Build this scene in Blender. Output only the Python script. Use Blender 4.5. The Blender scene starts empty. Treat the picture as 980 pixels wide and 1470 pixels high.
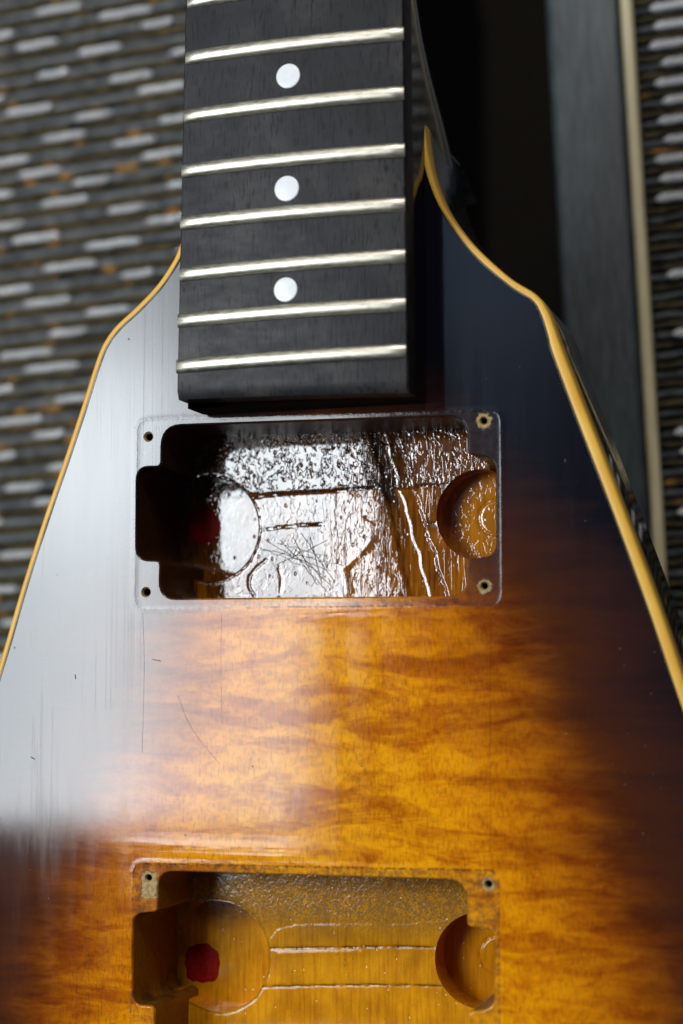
import bpy, math, random
import numpy as np
from mathutils import Vector, Matrix, noise, Euler
from mathutils.geometry import delaunay_2d_cdt

random.seed(4)
S = bpy.context.scene
COL = S.collection
MM = 0.001

# ------------------------------------------------------------------ camera
F = 2450.0                                  # focal length in photo pixels (photo 980 wide, sensor 24 mm)
RX, RY, RZ = 0.09625, 0.30689, -0.00513
CX, CY, CZ = 125.787, 104.049, 373.526      # mm
ROT = (Matrix.Rotation(RZ, 3, 'Z') @ Matrix.Rotation(RY, 3, 'Y') @ Matrix.Rotation(RX, 3, 'X'))
cam_d = bpy.data.cameras.new('camera')
cam = bpy.data.objects.new('camera', cam_d)
COL.objects.link(cam)
cam.matrix_world = Matrix.Translation((CX*MM, CY*MM, CZ*MM)) @ ROT.to_4x4()
cam_d.sensor_fit = 'HORIZONTAL'
cam_d.sensor_width = 24.0
cam_d.lens = F/980*24.0
cam_d.clip_start = 0.01
cam_d.clip_end = 20
cam_d.dof.use_dof = True
cam_d.dof.focus_distance = 0.403
cam_d.dof.aperture_fstop = 7.0
S.camera = cam


def P(px, py, z=0.0):
    """photo pixel -> point (mm) on the real plane at height z (mm)"""
    d = ROT @ Vector(((px-490)/F, -(py-735)/F, -1.0))
    t = (z-CZ)/d.z
    return Vector((CX+d.x*t, CY+d.y*t, z))


# ------------------------------------------------------------------ world and lamps
W = bpy.data.worlds.new('World')
S.world = W
W.use_nodes = True
W.node_tree.nodes['Background'].inputs[0].default_value = (0.72, 0.85, 1.0, 1)
W.node_tree.nodes['Background'].inputs[1].default_value = 0.05
S.view_settings.view_transform = 'Standard'
S.view_settings.look = 'None'
S.view_settings.gamma = 1
S.view_settings.use_curve_mapping = False
S.view_settings.exposure = 0.0


def soft_lamp(name, x0, x1, y0, y1, height, radiance, color, grad=None):
    """a soft rectangular lamp hung parallel to the guitar; x0.. are the photo pixels whose mirror image it fills"""
    Cm = Vector((CX, CY, -CZ))
    pts = []
    for px, py in ((x0, y0), (x1, y0), (x1, y1), (x0, y1)):
        p = P(px, py, 0)
        d = (p-Cm)
        pts.append(p+d*(height/d.z))
    xa = (pts[0].x+pts[3].x)/2; xb = (pts[1].x+pts[2].x)/2
    ya = (pts[0].y+pts[1].y)/2; yb = (pts[2].y+pts[3].y)/2
    w, h = abs(xb-xa)*MM, abs(ya-yb)*MM
    l = bpy.data.lights.new(name, 'AREA')
    l.shape = 'RECTANGLE'; l.size = w; l.size_y = h
    l.energy = radiance*math.pi*w*h*1.0
    l.color = color
    if grad:
        l.use_nodes = True
        t = l.node_tree; em = t.nodes['Emission']
        g = t.nodes.new('ShaderNodeNewGeometry'); sp = t.nodes.new('ShaderNodeSeparateXYZ')
        t.links.new(g.outputs['Parametric'], sp.inputs[0])
        gx = t.nodes.new('ShaderNodeFloatCurve'); gy = t.nodes.new('ShaderNodeFloatCurve')
        for nd, pts_, so in ((gx, grad[0], sp.outputs[0]), (gy, grad[1], sp.outputs[1])):
            c = nd.mapping.curves[0]
            while len(c.points) < len(pts_): c.points.new(0.5, 0.5)
            for q, (a_, b_) in zip(c.points, pts_): q.location = (a_, b_)
            nd.mapping.update(); t.links.new(so, nd.inputs['Value'])
        mu = t.nodes.new('ShaderNodeMath'); mu.operation = 'MULTIPLY'
        t.links.new(gx.outputs[0], mu.inputs[0]); t.links.new(gy.outputs[0], mu.inputs[1]); t.links.new(mu.outputs[0], em.inputs['Strength'])
    o = bpy.data.objects.new(name, l)
    o.location = ((xa+xb)/2*MM, (ya+yb)/2*MM, height*MM)
    COL.objects.link(o)
    return o


soft_lamp('softbox', -260, 440, 290, 1180, 1000, 26.0, (0.88, 0.95, 1.0), ([(0, 0.4), (0.5, 0.8), (0.62, 0.85), (0.80, 0.46), (1, 0.46)], [(0, 0.75), (0.3, 0.72), (0.6, 1.0), (0.78, 0.6), (1, 0.35)]))
soft_lamp('softbox_centre', 300, 520, 590, 885, 1000, 12.0, (0.93, 0.97, 1.0))
soft_lamp('added_fill_lamp', 1000, 1700, -1500, -500, 1000, 16.0, (1.0, 0.97, 0.93))  # added fill, set outside the mirrored area to brighten cabinets, frets and binding
soft_lamp('ceiling_panel', 440, 800, -250, 800, 1100, 0.75, (0.50, 0.70, 1.0), ([(0, 1.0), (1, 0.9)], [(0, 0.0), (0.2, 0.35), (0.42, 1.0), (1, 0.9)]))

# ------------------------------------------------------------------ node helper


class M:
    def __init__(s, name):
        s.m = bpy.data.materials.new(name); s.m.use_nodes = True
        s.t = s.m.node_tree; s.n = s.t.nodes; s.l = s.t.links
        s.b = s.n['Principled BSDF']
        tc = s.n.new('ShaderNodeTexCoord')
        s.mm = s.vm('SCALE', tc.outputs['Object'], sc=1000.0)
        sx = s.n.new('ShaderNodeSeparateXYZ'); s.l.new(s.mm, sx.inputs[0])
        s.x, s.y, s.z = sx.outputs

    def put(s, v, sock):
        if isinstance(v, bpy.types.NodeSocket): s.l.new(v, sock)
        elif v is not None:
            if isinstance(v, (tuple, list)) and len(v) == 3 and sock.type == 'RGBA': v = (*v, 1)
            sock.default_value = v

    def vm(s, op, a, b=None, sc=None):
        n = s.n.new('ShaderNodeVectorMath'); n.operation = op
        s.put(a, n.inputs[0]); s.put(b, n.inputs[1])
        if sc is not None: n.inputs['Scale'].default_value = sc
        return n.outputs[0]

    def f(s, op, a, b=None, c=None, clamp=False):
        n = s.n.new('ShaderNodeMath'); n.operation = op; n.use_clamp = clamp
        s.put(a, n.inputs[0]); s.put(b, n.inputs[1]); s.put(c, n.inputs[2])
        return n.outputs[0]

    def step(s, v, a, b, o0=0.0, o1=1.0):
        n = s.n.new('ShaderNodeMapRange'); n.interpolation_type = 'SMOOTHSTEP'
        s.put(v, n.inputs[0]); s.put(a, n.inputs[1]); s.put(b, n.inputs[2]); s.put(o0, n.inputs[3]); s.put(o1, n.inputs[4])
        return n.outputs[0]

    def noise(s, sc=(1, 1, 1), detail=3.0, rough=0.5, off=(0, 0, 0), dist=0.0, rot=0.0):
        mp = s.n.new('ShaderNodeMapping'); s.l.new(s.mm, mp.inputs[0])
        mp.inputs['Scale'].default_value = sc; mp.inputs['Location'].default_value = off
        mp.inputs['Rotation'].default_value = (0, 0, rot)
        n = s.n.new('ShaderNodeTexNoise'); s.l.new(mp.outputs[0], n.inputs['Vector'])
        n.inputs['Scale'].default_value = 1; n.inputs['Detail'].default_value = detail
        n.inputs['Roughness'].default_value = rough; n.inputs['Distortion'].default_value = dist
        return n.outputs[0]

    def voro(s, sc, rnd=1.0, feature='F1'):
        mp = s.n.new('ShaderNodeMapping'); s.l.new(s.mm, mp.inputs[0]); mp.inputs['Scale'].default_value = sc
        n = s.n.new('ShaderNodeTexVoronoi'); n.feature = feature
        s.l.new(mp.outputs[0], n.inputs['Vector']); n.inputs['Scale'].default_value = 1; n.inputs['Randomness'].default_value = rnd
        return n

    def attr(s, name):
        n = s.n.new('ShaderNodeAttribute'); n.attribute_name = name
        return n.outputs['Fac']

    def ramp(s, v, stops, interp='LINEAR'):
        n = s.n.new('ShaderNodeValToRGB'); n.color_ramp.interpolation = interp
        e = n.color_ramp.elements
        while len(e) < len(stops): e.new(0.5)
        for q, (p, c) in zip(e, stops):
            q.position = p; q.color = (*c, 1)
        s.put(v, n.inputs[0])
        return n.outputs[0]

    def mix(s, fac, a, b, mode='MIX'):
        n = s.n.new('ShaderNodeMix'); n.data_type = 'RGBA'; n.blend_type = mode
        s.put(fac, n.inputs[0]); s.put(a, n.inputs[6]); s.put(b, n.inputs[7])
        return n.outputs[2]

    def bump(s, h, dist_mm=0.1, strength=1.0, prev=None):
        n = s.n.new('ShaderNodeBump'); n.inputs['Strength'].default_value = strength
        n.inputs['Distance'].default_value = dist_mm*MM
        s.put(h, n.inputs['Height'])
        if prev is not None: s.l.new(prev, n.inputs['Normal'])
        return n.outputs[0]

    def out(s, color=None, rough=None, metal=None, normal=None, spec=None, coat=None, coat_rough=None, ior=None):
        b = s.b
        s.put(color, b.inputs['Base Color']); s.put(rough, b.inputs['Roughness']); s.put(metal, b.inputs['Metallic'])
        s.put(spec, b.inputs['Specular IOR Level']); s.put(coat, b.inputs['Coat Weight']); s.put(coat_rough, b.inputs['Coat Roughness'])
        s.put(ior, b.inputs['IOR'])
        if normal is not None: s.l.new(normal, b.inputs['Normal'])
        return s.m


# ------------------------------------------------------------------ materials
def mat_top():
    m = M('sunburst_top')
    burst = m.attr('burst'); ring = m.attr('ring')
    flame = m.noise((0.022, 0.13, 0.1), 4, 0.58, (3, 1, 0), 0.7, rot=0.12)
    flame2 = m.noise((0.05, 0.42, 0.1), 3, 0.6, (9, 4, 0), 0.8, rot=-0.06)
    cloud = m.noise((0.03, 0.035, 0.1), 2, 0.5, (5, 5, 0))
    d = m.f('ADD', burst, m.f('MULTIPLY', m.f('SUBTRACT', flame, 0.5), 26.0))
    d = m.f('ADD', d, m.f('MULTIPLY', m.f('SUBTRACT', flame2, 0.5), 10.0))
    d = m.f('ADD', d, m.f('MULTIPLY', m.f('SUBTRACT', cloud, 0.5), 10.0))
    col = m.ramp(m.f('DIVIDE', d, 80.0), [
        (0.00, (0.024, 0.011, 0.010)), (0.20, (0.040, 0.012, 0.008)), (0.34, (0.065, 0.015, 0.004)),
        (0.44, (0.17, 0.038, 0.002)), (0.55, (0.38, 0.10, 0.001)), (0.67, (0.62, 0.19, 0.001)),
        (0.80, (0.88, 0.32, 0.001)), (1.0, (0.94, 0.38, 0.003))])
    grain = m.noise((1.7, 0.45, 1), 3, 0.65, (1, 2, 0))
    blot = m.noise((0.13, 0.30, 1), 5, 0.68, (7, 2, 0), 0.6)
    col = m.mix(m.step(grain, 0.44, 0.68, 0, 0.42), col, (0.20, 0.05, 0.002), 'MIX')
    dark = m.mix(1.0, col, m.ramp(blot, [(0.34, (0.74, 0.55, 0.4)), (0.56, (1.06, 1.08, 1.0))]), 'MULTIPLY')
    band = m.noise((0.030, 0.13, 0.1), 4, 0.6, (21, 3, 0), 0.9, rot=0.16)
    dark = m.mix(1.0, dark, m.ramp(band, [(0.38, (0.66, 0.50, 0.35)), (0.50, (1.0, 1.0, 1.0))]), 'MULTIPLY')
    amber_zone = m.step(burst, 22, 46)  # amber middle of the burst against its dark border
    col = m.mix(amber_zone, m.ramp(m.f('DIVIDE', d, 80.0), [(0.0, (0.006, 0.006, 0.010)), (0.22, (0.040, 0.013, 0.010)), (0.45, (0.08, 0.02, 0.005)), (0.65, (0.20, 0.055, 0.005))]), dark)
    # long finish checks that run with the grain
    def lines(sx, off, w):
        n = m.noise((sx, 0.004, 0.3), 1.0, 0.4, (off, 0, 0), 0.15)
        return m.f('SUBTRACT', 1.0, m.step(m.f('ABSOLUTE', m.f('SUBTRACT', n, 0.5)), 0.0, w))
    msk = m.step(m.noise((0.09, 0.016, 0.1), 2, 0.5, (2, 7, 0)), 0.46, 0.6)
    crack = m.f('MULTIPLY', m.f('MAXIMUM', lines(0.55, 3.3, 0.005), lines(0.27, 8.1, 0.003)), msk)
    west = m.f('SUBTRACT', 1.0, m.step(m.x, -30, 5))
    crack = m.f('MULTIPLY', crack, west)
    # dents and specks
    vo = m.voro((0.11, 0.11, 0.11))
    speck = m.f('SUBTRACT', 1.0, m.step(vo.outputs['Distance'], 0.010, 0.028))
    # imprint of the old pickup ring
    line = m.f('SUBTRACT', 1.0, m.step(m.f('ABSOLUTE', m.f('ADD', ring, m.f('MULTIPLY', m.f('SUBTRACT', m.noise((0.7, 0.7, 1), 3), 0.5), 0.5))), 0.05, 0.32))
    inside = m.step(ring, -0.15, 0.15, 1.0, 0.0)
    grime = m.noise((0.6, 0.6, 1), 4, 0.7, (4, 4, 4))
    col = m.mix(m.f('MULTIPLY', crack, 0.16), col, (0.03, 0.02, 0.015))
    col = m.mix(m.f('MULTIPLY', speck, 0.85), col, (0.02, 0.012, 0.01))
    col = m.mix(m.f('MULTIPLY', line, m.step(grime, 0.40, 0.58, 0, 0.7)), col, m.mix(m.step(m.y, 10, 45), (0.20, 0.16, 0.13), (0.012, 0.010, 0.010)))
    col = m.mix(m.f('MULTIPLY', inside, m.f('MULTIPLY', m.step(m.y, 10, 45), m.step(grime, 0.40, 0.65, 0.1, 0.6))), col, (0.035, 0.03, 0.03))
    tan = m.attr('tan')
    tanc = m.ramp(m.noise((1.2, 0.8, 1), 4, 0.7), [(0.3, (0.12, 0.06, 0.02)), (0.5, (0.42, 0.27, 0.09)), (0.7, (0.55, 0.40, 0.17))])
    tanm = m.f('MULTIPLY', m.step(m.f('ADD', tan, m.f('MULTIPLY', m.f('SUBTRACT', m.noise((1.1, 1.1, 1), 3, 0.6, (1, 8, 0)), 0.5), 1.3)), 0.40, 0.62), 0.95)
    col = m.mix(tanm, col, tanc)
    peel = m.noise((0.35, 0.10, 0.3), 2, 0.5, (0, 3, 0))
    fine = m.noise((3.2, 1.1, 1), 2, 0.5)
    h = m.f('MULTIPLY', peel, 0.005)
    h = m.f('ADD', h, m.f('MULTIPLY', fine, 0.0016))
    h = m.f('SUBTRACT', h, m.f('MULTIPLY', crack, 0.003))
    h = m.f('SUBTRACT', h, m.f('MULTIPLY', speck, 0.05))
    lip = m.f('POWER', 2.718, m.f('MULTIPLY', m.f('POWER', m.f('DIVIDE', m.f('SUBTRACT', ring, 0.3), 0.75), 2.0), -1.0))
    h = m.f('ADD', h, m.f('MULTIPLY', lip, m.f('MULTIPLY', grime, 0.05)))
    h = m.f('SUBTRACT', h, m.f('MULTIPLY', inside, m.f('ADD', 0.01, m.f('MULTIPLY', grime, 0.005))))
    h = m.f('SUBTRACT', h, m.f('MULTIPLY', tanm, m.f('MULTIPLY', grime, 0.4)))
    buck = m.attr('buckle')
    h = m.f('ADD', h, m.f('MULTIPLY', buck, m.f('MULTIPLY', m.noise((0.03, 0.28, 1), 2, 0.5, (2, 2, 2)), 0.12)))
    hz = m.noise((0.22, 0.02, 0.2), 4, 0.65, (6, 1, 0))
    rough = m.f('ADD', m.step(hz, 0.35, 0.7, 0.07, 0.115), m.f('MULTIPLY', inside, 0.008))
    rough = m.f('ADD', rough, m.f('MULTIPLY', tanm, 0.4))
    return m.out(col, rough, 0.0, m.bump(h, 1.0), 0.5)


def mat_gloss_black():
    m = M('black_lacquer')
    n = m.noise((0.12, 0.12, 0.12), 2)
    return m.out((0.006, 0.0055, 0.006), m.step(m.noise((0.4, 0.4, 0.4), 4, 0.7), 0.4, 0.7, 0.06, 0.14), 0.0, m.bump(n, 0.03), 0.5)


def mat_binding():
    m = M('amber_binding')
    n = m.noise((0.08, 0.08, 0.2), 3, 0.6)
    c = m.ramp(n, [(0.3, (0.78, 0.40, 0.04)), (0.65, (0.88, 0.51, 0.075))])
    return m.out(c, 0.36, 0.0, m.bump(m.noise((0.5, 0.5, 0.5), 3), 0.03), 0.35)


def mat_cavity(neck):
    m = M('lacquered_cavity_wood')
    a = m.attr('pit'); st = m.attr('streak'); dk = m.attr('darkening'); red = m.attr('fresh')
    grain = m.noise((1.4, 0.09, 0.4), 4, 0.6, (2, 0, 0))
    bl = m.noise((0.14, 0.10, 0.1), 4, 0.6, (8, 2, 0))
    if neck:
        base = m.ramp(grain, [(0.3, (0.12, 0.030, 0.001)), (0.5, (0.32, 0.100, 0.002)), (0.72, (0.50, 0.175, 0.003))])
    else:
        base = m.ramp(grain, [(0.3, (0.62, 0.23, 0.002)), (0.5, (0.82, 0.34, 0.003)), (0.72, (0.88, 0.41, 0.006))])
    base = m.mix(1.0, base, m.ramp(bl, [(0.3, (0.62, 0.55, 0.5)), (0.7, (1.1, 1.1, 1.1))]), 'MULTIPLY')
    if not neck:
        gr = m.noise((2.4, 2.0, 1), 3, 0.75, (3, 3, 0))
        base = m.mix(m.f('MULTIPLY', a, m.step(gr, 0.40, 0.56)), base, (0.30, 0.16, 0.04))
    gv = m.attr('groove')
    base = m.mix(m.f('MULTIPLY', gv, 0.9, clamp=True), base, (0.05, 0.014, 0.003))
    dark_mix = m.f('ADD', dk, m.f('MULTIPLY', m.f('SUBTRACT', m.noise((0.5, 0.35, 0.5), 4, 0.7, (1, 6, 0)), 0.5), m.f('MULTIPLY', m.step(dk, 0.0, 0.25), 0.9)), clamp=True)
    base = m.mix(dark_mix, base, (0.016, 0.008, 0.005))
    tiny = m.voro((0.7, 0.7, 0.7)); sp = m.f('MULTIPLY', m.f('SUBTRACT', 1.0, m.step(tiny.outputs['Distance'], 0.07, 0.13)), m.step(m.noise((0.2, 0.2, 0.2), 2, 0.5, (5, 0, 5)), 0.5, 0.6))
    base = m.mix(m.f('MULTIPLY', sp, 0.6), base, (0.04, 0.015, 0.005))
    # relief of the thick brushed lacquer
    h1 = m.noise((0.85, 0.50, 0.6) if neck else (0.95, 0.8, 0.8), 1.5, 0.5, (0, 0, 0), 0.6)
    v = m.voro((0.50, 0.42, 0.5))
    pits = m.step(v.outputs['Distance'], 0.05, 0.30, -1.0, 0.0)
    pitsel = m.step(m.noise((0.45, 0.4, 0.4), 1, 0.5, (3, 1, 1)), 0.44, 0.52)
    if neck:
        n2 = m.noise((0.62, 0.42, 0.5), 1, 0.5, (6, 2, 0), 0.8)
        hp = m.f('ADD', m.f('MULTIPLY', m.step(h1, 0.54, 0.64), -0.16), m.f('MULTIPLY', m.f('MULTIPLY', pits, pitsel), 0.16))
        hp = m.f('ADD', hp, m.f('MULTIPLY', m.step(n2, 0.56, 0.64), 0.10))
        hs = m.noise((1.15, 0.09, 0.5), 2, 0.5, (4, 0, 0), 0.8)
        hs = m.f('MULTIPLY', m.step(hs, 0.54, 0.63), 0.17)
    else:
        hp = m.f('ADD', m.f('MULTIPLY', h1, 0.06), m.f('MULTIPLY', m.f('MULTIPLY', pits, pitsel), 0.03))
        hs = 0.0
    h = m.f('MULTIPLY', hp, a)
    h = m.f('ADD', h, m.f('MULTIPLY', hs, st))
    base_h = m.noise((0.22, 0.16, 0.2), 2, 0.5, (1, 1, 0))
    h = m.f('ADD', h, m.f('MULTIPLY', base_h, 0.05 if neck else 0.06))
    pit2 = m.f('MULTIPLY', m.step(m.voro((0.33, 0.26, 0.3)).outputs['Distance'], 0.04, 0.16, -1.0, 0.0), 0.10)
    h = m.f('ADD', h, pit2)
    fine = m.noise((3.0, 2.2, 1), 2, 0.5)
    h = m.f('ADD', h, m.f('MULTIPLY', fine, 0.0 if neck else 0.010))
    base = m.mix(red, base, m.ramp(grain, [(0.3, (0.46, 0.15, 0.001)), (0.7, (0.74, 0.27, 0.002))]))
    return m.out(base, 0.03 if neck else 0.13, 0.0, m.bump(h, 1.0), 0.5 if neck else 0.36, ior=1.8 if neck else 1.5)


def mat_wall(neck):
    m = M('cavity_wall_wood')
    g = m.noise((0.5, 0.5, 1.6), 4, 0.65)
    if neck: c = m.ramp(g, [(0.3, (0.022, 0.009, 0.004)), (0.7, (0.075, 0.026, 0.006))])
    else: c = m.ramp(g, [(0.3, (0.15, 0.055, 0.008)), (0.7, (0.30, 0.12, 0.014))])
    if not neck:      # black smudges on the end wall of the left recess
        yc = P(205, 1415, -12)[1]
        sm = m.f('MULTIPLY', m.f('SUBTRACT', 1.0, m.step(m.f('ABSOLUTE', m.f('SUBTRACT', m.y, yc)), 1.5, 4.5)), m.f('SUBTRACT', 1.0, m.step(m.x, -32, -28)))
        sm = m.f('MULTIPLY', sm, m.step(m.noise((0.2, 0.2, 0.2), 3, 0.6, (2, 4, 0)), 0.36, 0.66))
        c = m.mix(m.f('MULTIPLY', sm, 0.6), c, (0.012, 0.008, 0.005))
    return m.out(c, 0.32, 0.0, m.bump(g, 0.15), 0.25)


def mat_fretboard():
    m = M('ebony')
    pore = m.noise((1.7, 0.22, 1), 3, 0.7, (3, 3, 0))
    cl = m.noise((0.07, 0.05, 0.1), 4, 0.65, (1, 2, 0))
    c = m.ramp(cl, [(0.3, (0.009, 0.009, 0.010)), (0.5, (0.019, 0.018, 0.020)), (0.62, (0.034, 0.031, 0.031)), (0.78, (0.060, 0.050, 0.045))])
    c = m.mix(m.step(pore, 0.55, 0.62, 0, 0.95), c, (0.002, 0.002, 0.002))
    return m.out(c, m.step(m.noise((0.15, 0.4, 0.1), 4, 0.6), 0.3, 0.7, 0.40, 0.52), 0.0, m.bump(pore, -0.06), 0.26)


def mat_fret():
    m = M('nickel_silver')
    n = m.noise((0.5, 2.5, 0.5), 3, 0.6)
    return m.out(m.ramp(n, [(0.3, (0.60, 0.55, 0.43)), (0.7, (0.78, 0.74, 0.63))]), m.step(n, 0.3, 0.7, 0.36, 0.48), 1.0, m.bump(n, 0.02))


def mat_pearl():
    m = M('pearl')
    n = m.noise((0.5, 0.5, 0.5), 3, 0.6, dist=1.0)
    return m.out(m.ramp(n, [(0.3, (0.88, 0.91, 0.94)), (0.7, (0.97, 0.97, 0.97))]), 0.18, 0.0, None, 0.6)


def mat_thread(name, c0, c1, rough, fleck=None, metal=0.0, spec=0.5):
    m = M(name)
    oi = m.n.new('ShaderNodeObjectInfo')
    tw = m.n.new('ShaderNodeTexWave'); tw.wave_type = 'BANDS'; tw.bands_direction = 'DIAGONAL'
    tw.inputs['Scale'].default_value = 0.45; tw.inputs['Distortion'].default_value = 1.2
    m.l.new(m.mm, tw.inputs['Vector'])
    rv = m.f('MULTIPLY', oi.outputs['Random'], 300.0)
    cb = m.n.new('ShaderNodeCombineXYZ'); m.l.new(rv, cb.inputs[0]); m.l.new(rv, cb.inputs[1])
    vv = m.vm('ADD', m.mm, cb.outputs[0])
    def nz(sc, det=3):
        mp = m.n.new('ShaderNodeMapping'); m.l.new(vv, mp.inputs[0]); mp.inputs['Scale'].default_value = sc
        n = m.n.new('ShaderNodeTexNoise'); m.l.new(mp.outputs[0], n.inputs['Vector']); n.inputs['Scale'].default_value = 1
        n.inputs['Detail'].default_value = det
        return n.outputs[0]
    c = m.mix(m.step(nz((0.22, 0.5, 0.5), 5), 0.36, 0.66), c0, c1)
    c = m.mix(m.step(oi.outputs['Random'], 0.0, 1.0, 0.0, 0.2), c, tuple(x*0.5 for x in c0))
    c = m.mix(m.f('MULTIPLY', tw.outputs['Fac'], 0.45), c, tuple(x*0.35 for x in c0))
    if fleck:
        c = m.mix(m.step(nz((0.10, 0.02, 0.02), 1), 0.60, 0.68), c, fleck)
        c = m.mix(m.step(nz((0.13, 0.03, 0.03), 1), 0.60, 0.72, 0, 0.9), c, (0.006, 0.006, 0.005))
    return m.out(c, rough, metal, m.bump(tw.outputs['Fac'], 0.35), spec)


def mat_plain(name, c0, c1, rough, sc=(0.3, 0.3, 0.3), bump=0.05, spec=0.5):
    m = M(name)
    n = m.noise(sc, 4, 0.65)
    return m.out(m.mix(m.step(n, 0.3, 0.7), c0, c1), rough, 0.0, m.bump(n, bump), spec)


MT = mat_top(); MB = mat_gloss_black(); MNK = mat_plain('neck_lacquer', (0.005, 0.005, 0.0055), (0.010, 0.009, 0.009), 0.11, (0.2, 0.05, 0.2), 0.02, 0.4); MBI = mat_binding()
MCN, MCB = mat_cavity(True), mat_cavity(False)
MWN, MWB = mat_wall(True), mat_wall(False)
MF, MFR, MP_ = mat_fretboard(), mat_fret(), mat_pearl()
MTG = mat_thread('grey_yarn', (0.14, 0.155, 0.165), (0.34, 0.365, 0.375), 0.45, None)
MTB = mat_thread('brown_yarn', (0.050, 0.036, 0.015), (0.165, 0.122, 0.052), 0.75, (0.36, 0.18, 0.04))
MTS = mat_thread('silver_tinsel', (0.80, 0.84, 0.88), (0.98, 0.98, 0.98), 0.32, None, 0.7)
MTS2 = mat_thread('tinsel_glint_white', (0.85, 0.88, 0.92), (0.98, 0.98, 0.98), 0.3, None)  # tinsel on the right, its glint put into a diffuse white
MTD = mat_thread('grey_yarn_shaded', (0.03, 0.034, 0.038), (0.15, 0.16, 0.165), 0.5, None)  # grey yarn of the less lit right cloth, shade put into the colour
MBK = mat_plain('black_cloth', (0.004, 0.004, 0.004), (0.010, 0.009, 0.007), 0.9, spec=0.1)
MVY = mat_plain('slate_vinyl', (0.018, 0.025, 0.029), (0.070, 0.085, 0.092), 0.42, (1.6, 0.10, 0.6), 0.25)
MSB = mat_plain('black_vinyl', (0.003, 0.003, 0.003), (0.007, 0.006, 0.005), 0.8, (0.5, 0.5, 0.5), 0.1, 0.15)
MPI = mat_plain('cream_piping', (0.62, 0.52, 0.29), (0.76, 0.66, 0.42), 0.5, (0.2, 0.05, 0.2), 0.05)
MWL = mat_plain('dark_brown_wall', (0.011, 0.009, 0.007), (0.018, 0.015, 0.011), 0.9, spec=0.1)
MHO = mat_plain('bare_wood', (0.30, 0.19, 0.07), (0.52, 0.38, 0.17), 0.7, (1.5, 1.5, 1.5), 0.2)
MHD = mat_plain('hole_dark', (0.012, 0.008, 0.005), (0.03, 0.018, 0.008), 0.8)
MHR = mat_plain('fibre', (0.05, 0.018, 0.01), (0.09, 0.03, 0.015), 0.4)


# ------------------------------------------------------------------ object helpers
def link(name, verts, faces, mats, parent=None, smooth=True, fm=None, scale=MM, attrs=None, angle=None):
    me = bpy.data.meshes.new(name)
    me.from_pydata([(v[0]*scale, v[1]*scale, v[2]*scale) for v in verts], [], faces)
    for mt in (mats if isinstance(mats, (list, tuple)) else [mats]): me.materials.append(mt)
    if smooth: me.polygons.foreach_set('use_smooth', [True]*len(me.polygons))
    if fm: me.polygons.foreach_set('material_index', fm)
    if attrs:
        for k, vals in attrs.items():
            a = me.attributes.new(k, 'FLOAT', 'POINT'); a.data.foreach_set('value', vals)
    if angle is not None: me.set_sharp_from_angle(angle=math.radians(angle))
    me.update()
    o = bpy.data.objects.new(name, me); COL.objects.link(o)
    if parent: o.parent = parent
    return o


def root(name, label, cat, loc=(0, 0, 0), group=None):
    o = bpy.data.objects.new(name, None); COL.objects.link(o)
    o.location = loc; o.empty_display_size = 0.02
    o['label'] = label; o['category'] = cat
    if group: o['group'] = group
    return o


def catmull(pts, step):
    pts = [Vector((p[0], p[1])) for p in pts]
    q = [2*pts[0]-pts[1]]+pts+[2*pts[-1]-pts[-2]]
    out = []
    for i in range(1, len(q)-2):
        a, b, c, d = q[i-1:i+3]
        n = max(1, int((c-b).length/step))
        for k in range(n):
            t = k/n
            out.append(0.5*((2*b)+(c-a)*t+(2*a-5*b+4*c-d)*t*t+(3*b-a-3*c+d)*t**3))
    out.append(q[-2])
    return out


def rounded(pts, rad, step=0.6):
    """closed polygon with rounded corners; rad is one radius per corner"""
    n = len(pts); out = []
    pts = [Vector((p[0], p[1])) for p in pts]
    for i in range(n):
        a, b, c = pts[i-1], pts[i], pts[(i+1) % n]
        u = (a-b).normalized(); v = (c-b).normalized()
        r = rad[i]
        ang = u.angle(v)
        t = min(r/math.tan(ang/2), (a-b).length*0.49, (c-b).length*0.49)
        p0, p1 = b+u*t, b+v*t
        for k in range(7):
            s = k/6
            out.append(p0*(1-s)**2+b*2*s*(1-s)+p1*s*s)
    res = []
    for i in range(len(out)):
        a, b = out[i], out[(i+1) % len(out)]
        m_ = max(1, int((b-a).length/step))
        for k in range(m_): res.append(a.lerp(b, k/m_))
    return res


def circle(c, r, n=40):
    return [Vector((c[0]+r*math.cos(2*math.pi*k/n), c[1]+r*math.sin(2*math.pi*k/n))) for k in range(n)]


def inside(poly, X, Y):
    """vectorised point-in-polygon"""
    r = np.zeros(X.shape, bool); n = len(poly)
    for i in range(n):
        x0, y0 = poly[i-1][0], poly[i-1][1]; x1, y1 = poly[i][0], poly[i][1]
        if y0 == y1: continue
        c = ((y0 > Y) != (y1 > Y)) & (X < (x1-x0)*(Y-y0)/(y1-y0)+x0)
        r ^= c
    return r


def dist_poly(poly, X, Y, closed=True):
    d = np.full(X.shape, 1e9); n = len(poly)
    for i in range(0 if closed else 1, n):
        x0, y0 = poly[i-1][0], poly[i-1][1]; x1, y1 = poly[i][0], poly[i][1]
        dx, dy = x1-x0, y1-y0; L = dx*dx+dy*dy+1e-12
        t = np.clip(((X-x0)*dx+(Y-y0)*dy)/L, 0, 1)
        d = np.minimum(d, np.hypot(X-x0-t*dx, Y-y0-t*dy))
    return d


def offset(poly, d):
    """offset a closed dense polygon outwards by d"""
    n = len(poly); area = sum(poly[i-1][0]*poly[i][1]-poly[i][0]*poly[i-1][1] for i in range(n))
    s = 1 if area > 0 else -1; out = []
    for i in range(n):
        t = (poly[(i+1) % n]-poly[i-1]).normalized()
        out.append(poly[i]+Vector((t.y, -t.x))*d*s)
    return out


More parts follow.
